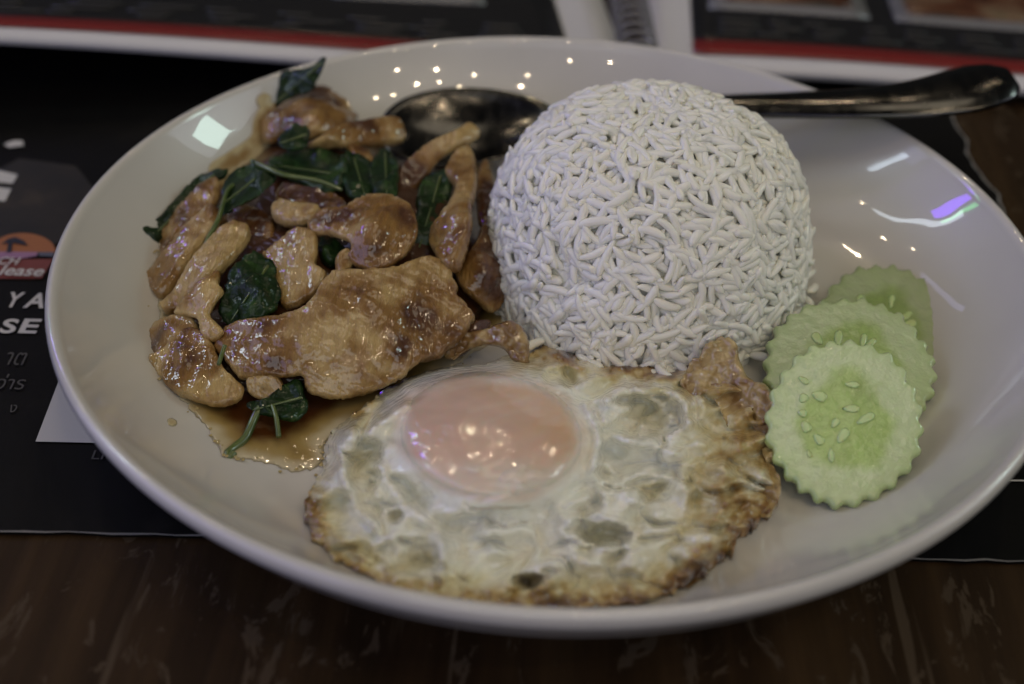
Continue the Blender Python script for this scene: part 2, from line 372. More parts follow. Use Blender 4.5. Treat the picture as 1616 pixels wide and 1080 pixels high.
text('Y', (5, 486), 24, 24, WHITEINK, bold=.022); text('A', (36, 487), 33, 24, WHITEINK, bold=.022)
text('S', (-3, 527), 25, 23, WHITEINK, bold=.026); text('E', (28, 527), 29, 23, WHITEINK, bold=.026)
text('าต', (4, 577), 32, 20, GREYINK); text('ว่าร', (-8, 615), 44, 24, GREYINK); text('ง', (12, 652), 12, 12, GREYINK)
text('LI', (144, 726), 18, 14, GREYINK)
quad('printed_white_square', [(56, 697), (150, 699), (235, 699), (235, 590), (97, 590)], WHITEINK, .0016, mat_e)
quad('printed_white_bar', [(-30, 262), (28, 276), (20, 290), (-40, 284)], WHITEINK, .0019, mat_e)
quad('printed_white_bar', [(-40, 292), (18, 298), (8, 318), (-40, 314)], WHITEINK, .0019, mat_e)
quad('printed_white_mark', [(6, 228), (20, 222), (36, 222), (37, 230), (14, 233)], WHITEINK, .0019, mat_e)
quad('printed_line', [(1575, 757), (1640, 757.5), (1640, 760), (1575, 759.5)], WHITEINK, .0017, mat_e)

# ------------------------------------------------------------------ plate
outp = [(126.4, 33.6), (127.6, 35.3), (129.0, 36.0), (130.2, 35.2), (130.6, 33.4), (129.8, 31.2), (127, 27), (122.5, 20.5), (115, 13.5), (104, 8), (92, 5), (84, 4), (82, 1.6), (79.5, 1.6), (78, 4.5), (60, 5), (0, 5)]
oc = catmull(outp[:13], 4, False).tolist()+outp[13:]
pf = [(r, z) for r, z in zip(pr[::4], pz[::4])][:-1]+oc
NS = 160; V = []; Fc = []
for r, z in pf:
    for k in range(NS): a = 2*math.pi*k/NS; rr = max(r, .05); V.append((rr*math.cos(a)*1e-3, rr*math.sin(a)*1e-3, z*1e-3))
for i in range(len(pf)-1):
    for k in range(NS): Fc.append((i*NS+k, i*NS+(k+1) % NS, (i+1)*NS+(k+1) % NS, (i+1)*NS+k))
Fc.append(tuple(range(NS))[::-1]); Fc.append(tuple((len(pf)-1)*NS+k for k in range(NS)))
plate = fix_normals(mesh('dinner_plate', V, Fc, PORC, origin=(0, 0, .0016)))
plate.data.polygons[-1].use_smooth = False
tag(plate, 'round white glazed dinner plate with raised rim holding the meal', 'plate')

# ------------------------------------------------------------------ rice mound
RC = np.array([.0268, .0235, .0090]); RR, RH = .0474, .0560
rice = empty('rice_mound', RC); tag(rice, 'dome of white steamed rice moulded beside the chicken', 'rice')
def dome(th, ph, k=1.):                      # polar angle 0 = top
    c, s = math.cos(th), math.sin(th); e = 2/2.85
    r = RR*abs(s)**e*k; z = RH*abs(c)**e*k
    return np.array([r*math.cos(ph), r*math.sin(ph), z])
def dome_n(p):
    n = 2.85; r = math.hypot(p[0], p[1]); nr = (r/RR)**(n-1)/RR; nzv = (max(p[2], 0)/RH)**(n-1)/RH
    v = np.array([nr*p[0]/max(r, 1e-9), nr*p[1]/max(r, 1e-9), nzv]); return v/np.linalg.norm(v)
V = []; Fc = []; nt, npn = 18, 40
for i in range(nt+1):
    for k in range(npn): V.append(RC+dome(max(math.pi/2*i/nt, .001), 2*math.pi*k/npn, .918))
for i in range(nt):
    for k in range(npn): Fc.append((i*npn+k, (i+1)*npn+k, (i+1)*npn+(k+1) % npn, i*npn+(k+1) % npn))
Fc.append(tuple(range(npn))); Fc.append(tuple(nt*npn+k for k in range(npn))[::-1])
fix_normals(mesh('packed_rice', V, Fc, RICE, rice))
grains = []
def grain_mesh(i):
    L = (.0080+.0034*rng.random())/2; rad = .00100+.00028*rng.random(); bend = rng.uniform(-.0013, .0013); flat = rng.uniform(.82, 1.0); broken = rng.random() < .25; tp = rng.uniform(0, .22)
    if broken: L *= .62
    V = []; Fc = []; nr, ns = 9, 8
    for j in range(nr):
        t = -1+2*j/(nr-1); t = math.sin(t*math.pi/2)*.35+t*.65; rr = rad*max(1-abs(t)**(3.4 if not broken else 6), .02)**.5*(1-tp*t)*(1+.06*math.sin(t*4+i))
        for k in range(ns):
            a = 2*math.pi*k/ns; V.append((t*L, rr*math.cos(a)+bend*(1-t*t)*1.0-bend*.5, rr*math.sin(a)*flat))
    for j in range(nr-1):
        for k in range(ns): Fc.append((j*ns+k, j*ns+(k+1) % ns, (j+1)*ns+(k+1) % ns, (j+1)*ns+k))
    Fc.append(tuple(range(ns))[::-1]); Fc.append(tuple((nr-1)*ns+k for k in range(ns)))
    me = bpy.data.meshes.new('rice_grain'); me.from_pydata(V, [], Fc); me.polygons.foreach_set('use_smooth', [True]*len(Fc)); me.materials.append(RICE); return me, np.array(V), Fc
GM = [grain_mesh(i) for i in range(28)]
cand = []; MIND = .0018; cells = {}; pl = []
def dome_area_pt():
    while True:                              # even over the dome's area
        p = rng.uniform(-1, 1, 3); p[2] = abs(p[2]); r2 = p@p
        if .25 < r2 < 1:
            d = p/math.sqrt(r2); q = d*[1/RR, 1/RR, 1/RH]; k = (math.hypot(q[0], q[1])**2.85+q[2]**2.85)**(-1/2.85); q = d*k
            n_ = dome_n(q); q = q-n_*(.0003+.0016*max(0., noise.fractal(Vector(q*55+4), .8, 2, 2))); w = (k/.06)**2/max(n_@d, .2)
            if rng.random() < w/1.6: return q, n_
tries = 0
while tries < 34000:
    tries += 1; p, nrm = dome_area_pt()
    if p[2] < .0008: continue
    ky = tuple((p/MIND).astype(int)); ok = True
    for dx in (-1, 0, 1):
        for dy in (-1, 0, 1):
            for dz in (-1, 0, 1):
                for q in cells.get((ky[0]+dx, ky[1]+dy, ky[2]+dz), ()):
                    if ((p-q)**2).sum() < MIND*MIND: ok = False
    if not ok: continue
    cells.setdefault(ky, []).append(p); deep = rng.random() < .42
    depth = (.0022+.0012*rng.random() if deep else .0009+.0005*rng.random())
    t = np.cross(nrm, rng.normal(size=3)); t /= np.linalg.norm(t)
    tilt = rng.normal(0, .28); ax = t*math.cos(tilt)+nrm*math.sin(tilt)
    y = np.cross(nrm, ax); y /= np.linalg.norm(y); z = np.cross(ax, y)
    pos = p-nrm*(depth+.0026*abs(math.sin(tilt)))
    Mx = Matrix(((ax[0], y[0], z[0], pos[0]), (ax[1], y[1], z[1], pos[1]), (ax[2], y[2], z[2], pos[2]), (0, 0, 0, 1)))
    vis = float(nrm@((C0-RC-p)/np.linalg.norm(C0-RC-p)))-(1.2 if deep else 0)+.3*rng.random()
    pl.append((vis, rng.integers(28), Mx))
# loose grains at the foot
for i in range(60):
    a = rng.uniform(0, 2*math.pi); r = RR+rng.uniform(-.002, .0022); ax = rng.uniform(0, math.pi)
    pl.append((-2, rng.integers(28), Matrix.Translation((r*math.cos(a), r*math.sin(a), .0022+.002*rng.random())) @ Matrix.Rotation(ax, 4, 'Z') @ Matrix.Rotation(rng.normal(0, .2), 4, 'Y')))
pl.sort(key=lambda q: -q[0])
for v_, gi, Mx in pl[:300]:
    o = bpy.data.objects.new('rice_grain', GM[gi][0]); COL.objects.link(o); o.parent = rice; o.matrix_local = Mx
V = []; Fc = []
for v_, gi, Mx in pl[300:]:
    A = np.array(Mx); b = len(V); V.extend((GM[gi][1]@A[:3, :3].T+A[:3, 3]+RC).tolist()); Fc.extend([tuple(k+b for k in f) for f in GM[gi][2]])
mesh('rice_grains', V, Fc, RICE, rice)['kind'] = 'stuff'

# ------------------------------------------------------------------ sauce, chicken and basil
def c1(l): return [(200+x/2.571, 80+y/2.571) for x, y in l]     # traced on two enlargements of the photograph
def c2(l): return [(200+x/2.571, 380+y/2.571) for x, y in l]
PILE = RBF([(232, 380, 16), (232, 480, 14), (245, 600, 14), (330, 650, 14), (430, 640, 15), (550, 630, 16), (690, 590, 16), (745, 530, 19), (480, 430, 29), (600, 340, 33), (560, 450, 27), (350, 540, 21),
            (300, 450, 21), (330, 330, 24), (450, 330, 28), (460, 230, 30), (470, 160, 31), (600, 210, 28), (720, 270, 33), (740, 420, 25), (785, 480, 15), (640, 530, 23), (250, 300, 24)], .02)
def pile(dz=0., tilt=(0, 0), c=None):
    def f(px):
        v = PILE(px)+dz
        if c is not None: v = v+(px[:, 0]-c[0])*tilt[0]+(px[:, 1]-c[1])*tilt[1]
        return v
    return f
def sauce_col(v, mid, d):
    w_ = d+nz(mid, 90, 3)*3.0; k = ss(4.5, 11, w_)[:, None]; k0 = ss(.3, 5.5, w_)[:, None]
    film = np.array([.55, .48, .33]); thin = np.array([.33, .23, .075]); deep = np.array([.075, .024, .004])
    return (film*(1-k0)+thin*k0)*(1-k)+deep*k
so = [(262, 590), (256, 520), (250, 440), (252, 380), (275, 330), (315, 290), (365, 262), (415, 235), (450, 205), (520, 185), (600, 205), (640, 240), (770, 250), (790, 380), (812, 470), (800, 520), (700, 590), (600, 660), (520, 690), (505, 735), (460, 741), (400, 727), (355, 722), (335, 690), (315, 660), (285, 632)]
def pool_z(px):
    q = plate_hit(px); return q[:, 2]*1000+.12
sp = slab('sauce_pool', so, pool_z, .40, 4.0, SAUCE, seed=4, step=6, bump=(.05, 100), colf=sauce_col, up_frac=.6, boundary_noise=.02)
tag(sp, 'thin brown sauce pooled on the plate under the chicken', 'sauce', kind='stuff')
# body of sauce in the gaps of the pile
si = [(262, 560), (250, 460), (262, 380), (330, 300), (420, 220), (520, 190), (640, 260), (745, 290), (775, 440), (740, 520), (660, 570), (540, 610), (420, 620), (330, 620)]
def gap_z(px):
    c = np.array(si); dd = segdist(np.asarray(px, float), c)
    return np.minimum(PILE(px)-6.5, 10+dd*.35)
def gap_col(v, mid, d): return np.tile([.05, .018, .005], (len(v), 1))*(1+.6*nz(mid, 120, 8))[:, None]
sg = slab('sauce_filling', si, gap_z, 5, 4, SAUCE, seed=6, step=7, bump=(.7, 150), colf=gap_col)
tag(sg, 'dark glossy sauce filling gaps between the chicken slices', 'sauce', kind='stuff')

def chick_col(tone, brown, seed):
    pale = np.array([.49, .345, .14]); mid_ = np.array([.265, .14, .032]); dk = np.array([.085, .028, .004])
    def f(v, mid, d):
        k = np.clip(brown+.02+.85*nz(mid, 60, seed)+.35*nz(mid, 160, seed+3)-.25*np.exp(-d/1.3), 0, 1)
        a = ss(0, .5, k)[:, None]; b = ss(.5, 1, k)[:, None]
        return (pale*(1-a)+mid_*a)*(1-b)*tone+dk*b
    return f
GRP = 'stir fried chicken slices heaped on the plate'
chn = [0]
def chicken(outline, label, zf, thick=5.5, edge=3.2, tone=1., brown=.35, big=.9, bump=(.55, 210), step=4.2):
    chn[0] += 1; s = chn[0]*7.3
    o = slab('chicken_slice', outline, zf, thick*.66, edge*.36, CHICK, seed=s, step=step, bump=bump, colf=chick_col(tone, brown, s), big=big, boundary_noise=.032, fibre=((chn[0]*2.39) % 3.1, .45))
    o['fibre_angle'] = (chn[0]*2.39) % 3.1
    return tag(o, label, 'chicken', GRP)
B = lambda pts: RBF(pts)
# back of the heap
chicken(c1([(550, 370), (560, 280), (620, 210), (700, 175), (790, 160), (850, 190), (900, 250), (930, 300), (860, 330), (760, 350), (700, 385), (640, 345), (590, 370)]), 'wide folded chicken slice at the back of the heap below the upright basil leaf',
        B([(415, 215, 24), (450, 160, 29), (520, 150, 30), (560, 190, 25), (480, 225, 29), (500, 185, 33)]), 6, 3.5, brown=.55)
chicken(c1([(730, 385), (800, 340), (860, 305), (960, 285), (1060, 272), (1112, 290), (1128, 350), (1100, 380), (1000, 390), (900, 392), (800, 395)]), 'straight blunt ended chicken strip reaching towards the spoon bowl',
        B([(490, 228, 31), (560, 200, 30), (630, 200, 27), (632, 225, 24), (560, 228, 27)]), 7, 4, brown=.4)
chicken(c1([(890, 385), (960, 395), (1005, 440), (970, 470), (920, 440)]), 'small brown chicken scrap tucked below the straight strip', pile(-2), 4, 2, brown=.7)
chicken(c1([(1095, 530), (1115, 470), (1180, 410), (1260, 360), (1320, 335), (1380, 298), (1435, 340), (1400, 375), (1340, 400), (1270, 445), (1220, 510), (1160, 580), (1115, 595)]), 'tapering chicken strip with a torn tip leaning up towards the spoon',
        B([(630, 300, 27), (660, 240, 34), (720, 215, 36), (755, 210, 35), (700, 262, 32), (650, 305, 26)]), 7, 4, brown=.35)
chicken(c1([(1440, 720), (1420, 610), (1425, 500), (1455, 440), (1490, 550), (1500, 680), (1555, 790), (1560, 850), (1510, 820)]), 'thin sauce soaked chicken sliver pressed against the rice dome', B([(760, 260, 26), (775, 330, 24), (790, 400, 20), (765, 360, 24)]), 5, 2.5, brown=.75)
chicken(c1([(1290, 500), (1335, 420), (1390, 398), (1418, 450), (1420, 560), (1402, 650), (1402, 720), (1372, 810), (1345, 875), (1308, 898), (1268, 860), (1236, 790), (1248, 730), (1298, 650), (1330, 560)]), 'long smooth chicken strip standing beside the rice with bluish shine',
        B([(700, 265, 32), (740, 240, 33), (748, 330, 33), (700, 420, 28), (685, 390, 27), (725, 350, 34)]), 7, 4, brown=.32)
chicken(c1([(1372, 860), (1415, 780), (1440, 715), (1485, 750), (1532, 850), (1548, 930), (1522, 1015), (1480, 1065), (1420, 1025), (1355, 965), (1335, 905)]), 'drop shaped chicken slice glazed dark between the rice and the widest slice',
        B([(730, 430, 23), (765, 365, 26), (800, 440, 19), (780, 490, 14), (760, 430, 25)]), 7, 4, brown=.6)
# left side
chicken(c1([(135, 830), (150, 730), (215, 640), (285, 565), (370, 520), (375, 600), (300, 680), (215, 770), (160, 860)]), 'sauce stained chicken strip nearest the plate wall beside the dark basil', B([(255, 400, 18), (265, 350, 21), (310, 300, 25), (345, 290, 26), (300, 360, 23)]), 5, 3, brown=.6)
chicken(c1([(88, 940), (130, 865), (200, 775), (275, 700), (350, 640), (385, 660), (360, 725), (300, 800), (240, 885), (185, 965), (135, 1008)]), 'long pale chicken strip lying aslant along the plate wall', B([(238, 450, 15), (290, 360, 23), (340, 335, 26), (270, 450, 18), (300, 400, 23)]), 6.5, 3.5, brown=.3)
chicken(c1([(135, 1035), (200, 975), (250, 895), (320, 795), (380, 725), (460, 705), (505, 740), (475, 805), (405, 880), (355, 930), (300, 985), (240, 1050), (175, 1075)]), 'rounded chicken strip running beside the large glossy basil leaf', B([(255, 485, 16), (300, 420, 24), (350, 365, 28), (390, 375, 27), (330, 440, 25), (285, 490, 17)]), 7, 4, brown=.3)
chicken(c2([(205, 305), (250, 235), (305, 180), (345, 140), (385, 130), (375, 190), (396, 212), (362, 250), (335, 300), (362, 330), (392, 370), (352, 412), (312, 385), (298, 325), (255, 312)]), 'frayed stringy chicken piece with a loose torn fibre', B([(285, 500, 19), (320, 455, 26), (350, 440, 26), (330, 500, 24), (345, 530, 22)]), 4.5, 2.2, brown=.15, tone=1.1)
chicken(c2([(128, 335), (200, 305), (268, 318), (295, 370), (245, 402), (190, 432), (150, 475), (110, 465), (102, 400)]), 'small rolled chicken piece above the pointed front slice', B([(245, 540, 14), (270, 502, 18), (310, 510, 19), (275, 545, 17)]), 5, 3, brown=.4)
chicken(c2([(100, 490), (165, 440), (200, 390), (275, 358), (340, 400), (385, 500), (440, 560), (478, 600), (445, 655), (370, 676), (300, 660), (200, 625), (145, 572)]), 'pale pointed chicken slice lying flat beside the open sauce pool',
        B([(240, 570, 13.5), (300, 520, 19), (345, 560, 19), (380, 620, 15), (320, 635, 13.5), (300, 580, 17)]), 6, 3.5, brown=.2, tone=1.05)
# middle
chicken(c1([(585, 655), (625, 615), (700, 635), (790, 645), (760, 690), (680, 705), (610, 695)]), 'short stubby chicken piece peeping out above the curled slice', pile(0, c=(470, 340)), 6, 3, brown=.3)
chicken(c1([(600, 600), (640, 545), (720, 560), (850, 590), (900, 640), (800, 650), (690, 640), (620, 620)]), 'sauce covered chicken slice mostly hidden behind the curled slice', pile(-2.5), 5, 3, brown=.85)
chicken(c1([(380, 700), (430, 640), (520, 640), (600, 690), (590, 760), (500, 760), (420, 730)]), 'dark sauced chicken slice sunk beside the rounded strip', pile(-4), 5, 3, brown=.9)
chicken(c1([(555, 835), (605, 790), (650, 755), (700, 725), (765, 745), (775, 810), (770, 870), (810, 900), (795, 960), (745, 1010), (680, 1045), (635, 1045), (608, 960), (595, 880)]), 'sauced chicken slice between the glossy basil leaf and the widest slice',
        B([(420, 410, 24), (470, 365, 30), (500, 400, 29), (480, 480, 23), (450, 470, 23), (465, 420, 27)]), 6, 3.5, brown=.5)
chicken(c1([(735, 705), (800, 655), (880, 645), (950, 605), (1030, 592), (1115, 618), (1170, 690), (1175, 765), (1132, 835), (1060, 885), (990, 902), (928, 880), (902, 832), (915, 792), (870, 765), (810, 748), (750, 745)]), 'curled pale chicken slice with a notch crowning the heap',
        B([(490, 360, 31), (560, 325, 35), (620, 315, 36), (655, 360, 34), (620, 420, 30), (570, 410, 31), (590, 365, 37)]), 6.5, 3.6, brown=.22, tone=1.05)
chicken(c1([(846, 855), (868, 812), (905, 805), (925, 850), (905, 895), (858, 918)]), 'tiny pale chicken knob hanging below the curled slice', B([(530, 410, 30), (550, 395, 31), (545, 435, 27)]), 5.5, 2.6, brown=.15, tone=1.05)
# the widest slice in front
chicken(c2([(365, 410), (420, 345), (500, 322), (620, 308), (700, 284), (760, 235), (788, 172), (850, 135), (960, 130), (1100, 108), (1222, 72), (1304, 112), (1345, 230), (1405, 300), (1398, 352), (1335, 422), (1280, 475), (1180, 505), (1110, 565), (1000, 615), (900, 640), (790, 640), (728, 602), (710, 552), (640, 555), (560, 560), (470, 566), (400, 492), (362, 445)]),
        'widest chicken slice spread flat across the front of the heap', B([(345, 545, 18), (400, 510, 24), (500, 480, 28), (520, 435, 29), (600, 425, 30), (680, 412, 29), (740, 500, 22), (690, 575, 16.5), (580, 620, 14.5), (500, 620, 15.5), (390, 590, 17), (590, 510, 26.5), (470, 545, 24)]), 6.5, 3.6, brown=.34, big=1.1)
chicken(c2([(485, 560), (530, 540), (602, 538), (640, 590), (632, 642), (560, 650), (497, 622)]), 'small chicken flap under the edge of the widest slice above a basil leaf', B([(390, 600, 17), (440, 590, 18), (420, 630, 13)]), 5, 2.6, brown=.35)
chicken(c2([(1285, 440), (1340, 410), (1400, 330), (1480, 330), (1440, 400), (1360, 470), (1300, 480)]), 'dark sauce coated chicken edge behind the crisp egg frill', B([(700, 560, 15), (740, 510, 18), (775, 510, 16)]), 4, 2, brown=.95)

def leaf(outline, label, zf, curl=1.4, step=6., vein=None):
    o = slab('basil_leaf', outline, zf, .7, .8, BASIL, seed=len(outline)+outline[0][0], step=step, bump=(2.6, 150), big=curl*2.4, boundary_noise=.08)
    c = np.array(outline, float); m0 = c.mean(0); ev = np.linalg.eigh(np.cov((c-m0).T))[1][:, 1]; pr_ = (c-m0)@ev; t = np.linspace(pr_.min()*.82, pr_.max()*.9, 12)
    pp = m0+t[:, None]*ev; w3 = hitz(pp, (zf(pp)+.75)*1e-3); tube('midrib', w3, np.linspace(.0004, .0002, 12), STEM, o, 6)
    return tag(o, label, 'basil leaf', 'basil leaves cooked into the chicken')
leaf(c1([(600, 235), (612, 180), (622, 92), (680, 75), (750, 65), (797, 22), (806, 50), (772, 120), (755, 158), (700, 180), (640, 205)]), 'upright basil leaf with a pointed tip standing above the plate rim', B([(435, 170, 32), (440, 120, 38), (505, 95, 44), (490, 140, 38), (470, 150, 35)]), .6)
leaf(c1([(380, 670), (385, 590), (400, 520), (450, 478), (520, 465), (605, 500), (572, 560), (500, 605), (425, 645)]), 'rough dark basil leaf lying over the left chicken strips', pile(3.5))
leaf(c1([(55, 730), (110, 690), (150, 655), (220, 575), (300, 505), (390, 475), (410, 510), (330, 555), (245, 625), (175, 725), (140, 840), (95, 800)]), 'narrow basil leaf along the plate wall behind the pale strips', B([(225, 365, 21), (250, 335, 23), (300, 285, 25), (355, 268, 28), (255, 400, 17)]), .5)
leaf(c1([(612, 370), (640, 325), (720, 305), (745, 340), (722, 395), (650, 405)]), 'small pale green basil leaf in front of the folded slice', B([(440, 235, 33), (470, 205, 35), (480, 235, 33)]), .4)
leaf(c1([(560, 470), (620, 420), (750, 395), (880, 430), (905, 520), (845, 575), (720, 555), (640, 520)]), 'nearly black basil leaf sunk in the middle of the heap', pile(-1))
leaf(c1([(855, 450), (945, 420), (1000, 465), (1010, 560), (960, 600), (895, 585)]), 'dark basil leaf with bluish glints behind the curled slice', pile(0))
leaf(c1([(985, 480), (1035, 395), (1092, 435), (1105, 530), (1085, 595), (1010, 600)]), 'crumpled basil leaf beside the tapering chicken strip', pile(2))
leaf(c1([(1170, 610), (1205, 520), (1270, 485), (1335, 495), (1315, 580), (1275, 660), (1252, 740), (1230, 830), (1175, 810), (1155, 720), (1175, 660)]), 'shiny wet basil leaf with blue glints against the long smooth strip', B([(660, 330, 29), (700, 270, 32), (680, 400, 25), (655, 380, 27)]), 1.2)
leaf(c1([(375, 1040), (400, 960), (440, 870), (520, 825), (585, 850), (612, 920), (625, 1010), (590, 1070), (500, 1100), (400, 1105)]), 'large flat glossy basil leaf beside the widest chicken slice', B([(355, 490, 23), (390, 420, 27), (430, 420, 27), (440, 480, 25), (370, 505, 22), (400, 460, 27)]), .8)
leaf(c2([(490, 660), (560, 640), (640, 580), (705, 560), (725, 620), (735, 680), (690, 735), (620, 725), (540, 705)]), 'dark basil leaf soaking in sauce below the widest slice', B([(390, 640, 14), (450, 600, 17), (480, 650, 13.5), (430, 665, 13)]), .6)
leaf(c1([(640, 780), (700, 720), (745, 700), (800, 760), (880, 790), (900, 850), (840, 880), (790, 860), (760, 780)]), 'shadowed basil leaf in the hollow under the curled slice', pile(-4))
def stem(pts, label, r0=.0010, r1=.0007):
    w = catmull([P(*q) for q in pts], 8, False); w2 = w
    o = tube('basil_sprig', w2, np.linspace(r0, r1, len(w2)), STEM, ns=8, origin=w2[0])
    return tag(o, label, 'basil sprig', 'basil stems in the chicken')
stem([(420, 632, 15), (404, 655, 13), (388, 690, 11.6), (370, 706, 11.4), (359, 716, 11.6), (363, 722, 11.4), (369, 715, 11.6)], 'curled green basil stem trailing into the oily sauce edge', .0011, .0010)
stem([(322, 412, 25), (326, 383, 27), (345, 345, 29), (357, 305, 30), (368, 292, 30)], 'thin upright basil stem crossing the left chicken strips', .0008, .0006)
stem([(398, 255, 33), (420, 265, 34), (448, 276, 34), (500, 285, 33), (540, 300, 31)], 'bright green basil stem lying over the dark leaves', .0009, .0006)
stem([(440, 690, 12), (436, 660, 14), (430, 640, 15)], 'short basil stem under the small chicken flap', .0007, .0006)
stem([(355, 545, 24), (345, 575, 0.0+21), (350, 560, 22)], 'stub of basil stem caught between the front slices', .0006, .0005)

# oily smear left on the plate wall and small splashes
def smear_col(v, mid, d):
    k = ss(.2, 4, d+nz(mid, 160, 5)*2.5)[:, None]; return np.array([.52, .45, .27])*(1-k)+np.array([.30, .19, .07])*k
for ol, lb in (([(330, 262), (360, 240), (395, 215), (400, 190), (418, 160), (436, 168), (440, 200), (425, 235), (380, 268), (340, 285)], 'yellowish oil smear on the plate wall behind the chicken'),
               ([(404, 158), (414, 147), (428, 152), (424, 168), (410, 172)], 'small oil blot near the rim below the upright basil leaf'),
               ([(264, 662), (272, 660), (280, 666), (276, 673), (266, 671)], 'single oil drop on bare plate beside the pointed slice')):
    tag(slab('oil_smear', ol, lambda px: plate_hit(px)[:, 2]*1000+.12, .35, 1.5, SAUCE, seed=ol[0][0], step=4, bump=(.05, 200), colf=smear_col), lb, 'oil')

bv = []; bf = []; rb = random.Random(5); edge_px = resample(catmull(so, 6), 3)
for i in range(150):
    x, y = edge_px[rb.randrange(len(edge_px))]
    if y < 560 and x > 300: continue
    x += rb.gauss(0, 7); y += rb.gauss(0, 5); q = plate_hit([(x, y)])[0]; r_ = rb.uniform(.00018, .0006); b0 = len(bv)
    for j in range(4):
        for k in range(8): a = 2*math.pi*k/8; e_ = math.pi/2*j/4; bv.append(q+np.array([r_*math.cos(e_)*math.cos(a), r_*math.cos(e_)*math.sin(a), .0004+r_*.45*math.sin(e_)]))
    bv.append(q+np.array([0, 0, .0004+r_*.45]))
    for j in range(3):
        for k in range(8): bf.append((b0+j*8+k, b0+j*8+(k+1) % 8, b0+(j+1)*8+(k+1) % 8, b0+(j+1)*8+k))
    for k in range(8): bf.append((b0+24+k, b0+24+(k+1) % 8, b0+32))
tag(mesh('oil_beads', bv, bf, SAUCE, col=np.tile([.42, .33, .15], (len(bv), 1))), 'tiny oil beads scattered around the edge of the sauce', 'oil', kind='stuff')

# ------------------------------------------------------------------ fried egg
egg_o = [(514, 733), (522, 685), (556, 653), (628, 604), (698, 580), (767, 574), (800, 560), (840, 560), (862, 542), (915, 560), (960, 572), (1004, 574), (1054, 585), (1090, 568), (1130, 580), (1163, 590), (1190, 604), (1220, 636), (1233, 683), (1212, 728), (1224, 747), (1227, 782), (1195, 817), (1155, 856), (1118, 896), (1069, 926), (1019, 946), (955, 957), (895, 962), (807, 955), (737, 945), (658, 935), (599, 917), (534, 881), (492, 842), (482, 797), (500, 757)]
craters = [(1019, 655, 60, 34, 3.2, 1.6), (948, 842, 50, 22, 3.6, 1.8), (576, 738, 30, 46, 2.8, 1.3), (623, 817, 17, 13, 2.4, .9), (836, 916, 36, 14, 2.6, .9), (950, 757, 18, 20, 2.0, 1.0), (1029, 772, 40, 20, 2.2, 1.0),
           (896, 594, 40, 16, 2.0, 1.0), (1108, 752, 34, 20, 2.2, 1.0), (1198, 655, 18, 12, 2.6, .8), (658, 885, 42, 24, 2.2, 1.1)]
ridges = [([(925, 640), (945, 690), (938, 740), (955, 790)], 7, 1.6), ([(600, 740), (640, 800), (690, 835), (700, 880)], 9, 1.5), ([(560, 700), (600, 670), (640, 640)], 8, 1.2), ([(960, 630), (1010, 612), (1070, 625), (1088, 665)], 8, 1.7), ([(690, 800), (800, 800), (920, 790)], 16, 1.0),
          ([(590, 860), (640, 845), (690, 850), (700, 905)], 8, 1.5), ([(985, 700), (1030, 705), (1075, 720)], 8, 1.2), ([(530, 700), (545, 760), (570, 810), (620, 850)], 8, 1.3)]
YC = (775, 688); YA, YB, YT = 152, 105, R(6)
def yolk_r(px):
    x, y = px[:, 0]-YC[0], px[:, 1]-YC[1]; a = x*math.cos(YT)+y*math.sin(YT); b = -x*math.sin(YT)+y*math.cos(YT)
    return np.hypot(a/YA, b/YB)
BROWN = RBF([(514, 733, .12), (560, 655, .45), (640, 600, .15), (700, 583, 0), (767, 575, .0), (830, 565, .5), (915, 562, .8), (1004, 578, .75), (1100, 590, .85), (1200, 660, .7), (1228, 760, .8), (1150, 850, .85), (1060, 920, .9), (955, 945, .8), (860, 940, .85), (760, 940, .6), (658, 925, .55), (560, 890, .6), (490, 810, .7), (505, 765, .35),
             (950, 842, .22), (1020, 655, .18), (780, 680, 0), (650, 760, 0), (900, 760, .02), (1050, 800, .35), (1100, 720, .42), (820, 860, .08), (640, 840, .12), (600, 760, .03), (1150, 640, .6), (930, 620, .2), (980, 880, .5), (850, 900, .4), (700, 880, .15)], .01)
egg = empty('fried_egg', P(860, 760, 9)); tag(egg, 'crispy edged fried egg with pink veiled yolk in front of the rice', 'fried egg')
def puff(v, sx, sy, sd):                     # billowing cells with creases between them
    out = []
    for x, y in v:
        w_ = noise.noise(Vector((x*.02, y*.03, sd)))*.5; d_ = noise.voronoi(Vector((x*sx+w_, y*sy-w_, sd)))[0]; out.append(min(d_[1]-d_[0], .55)/.55-.55)
    out = np.array(out); return np.sign(out)*np.abs(out)
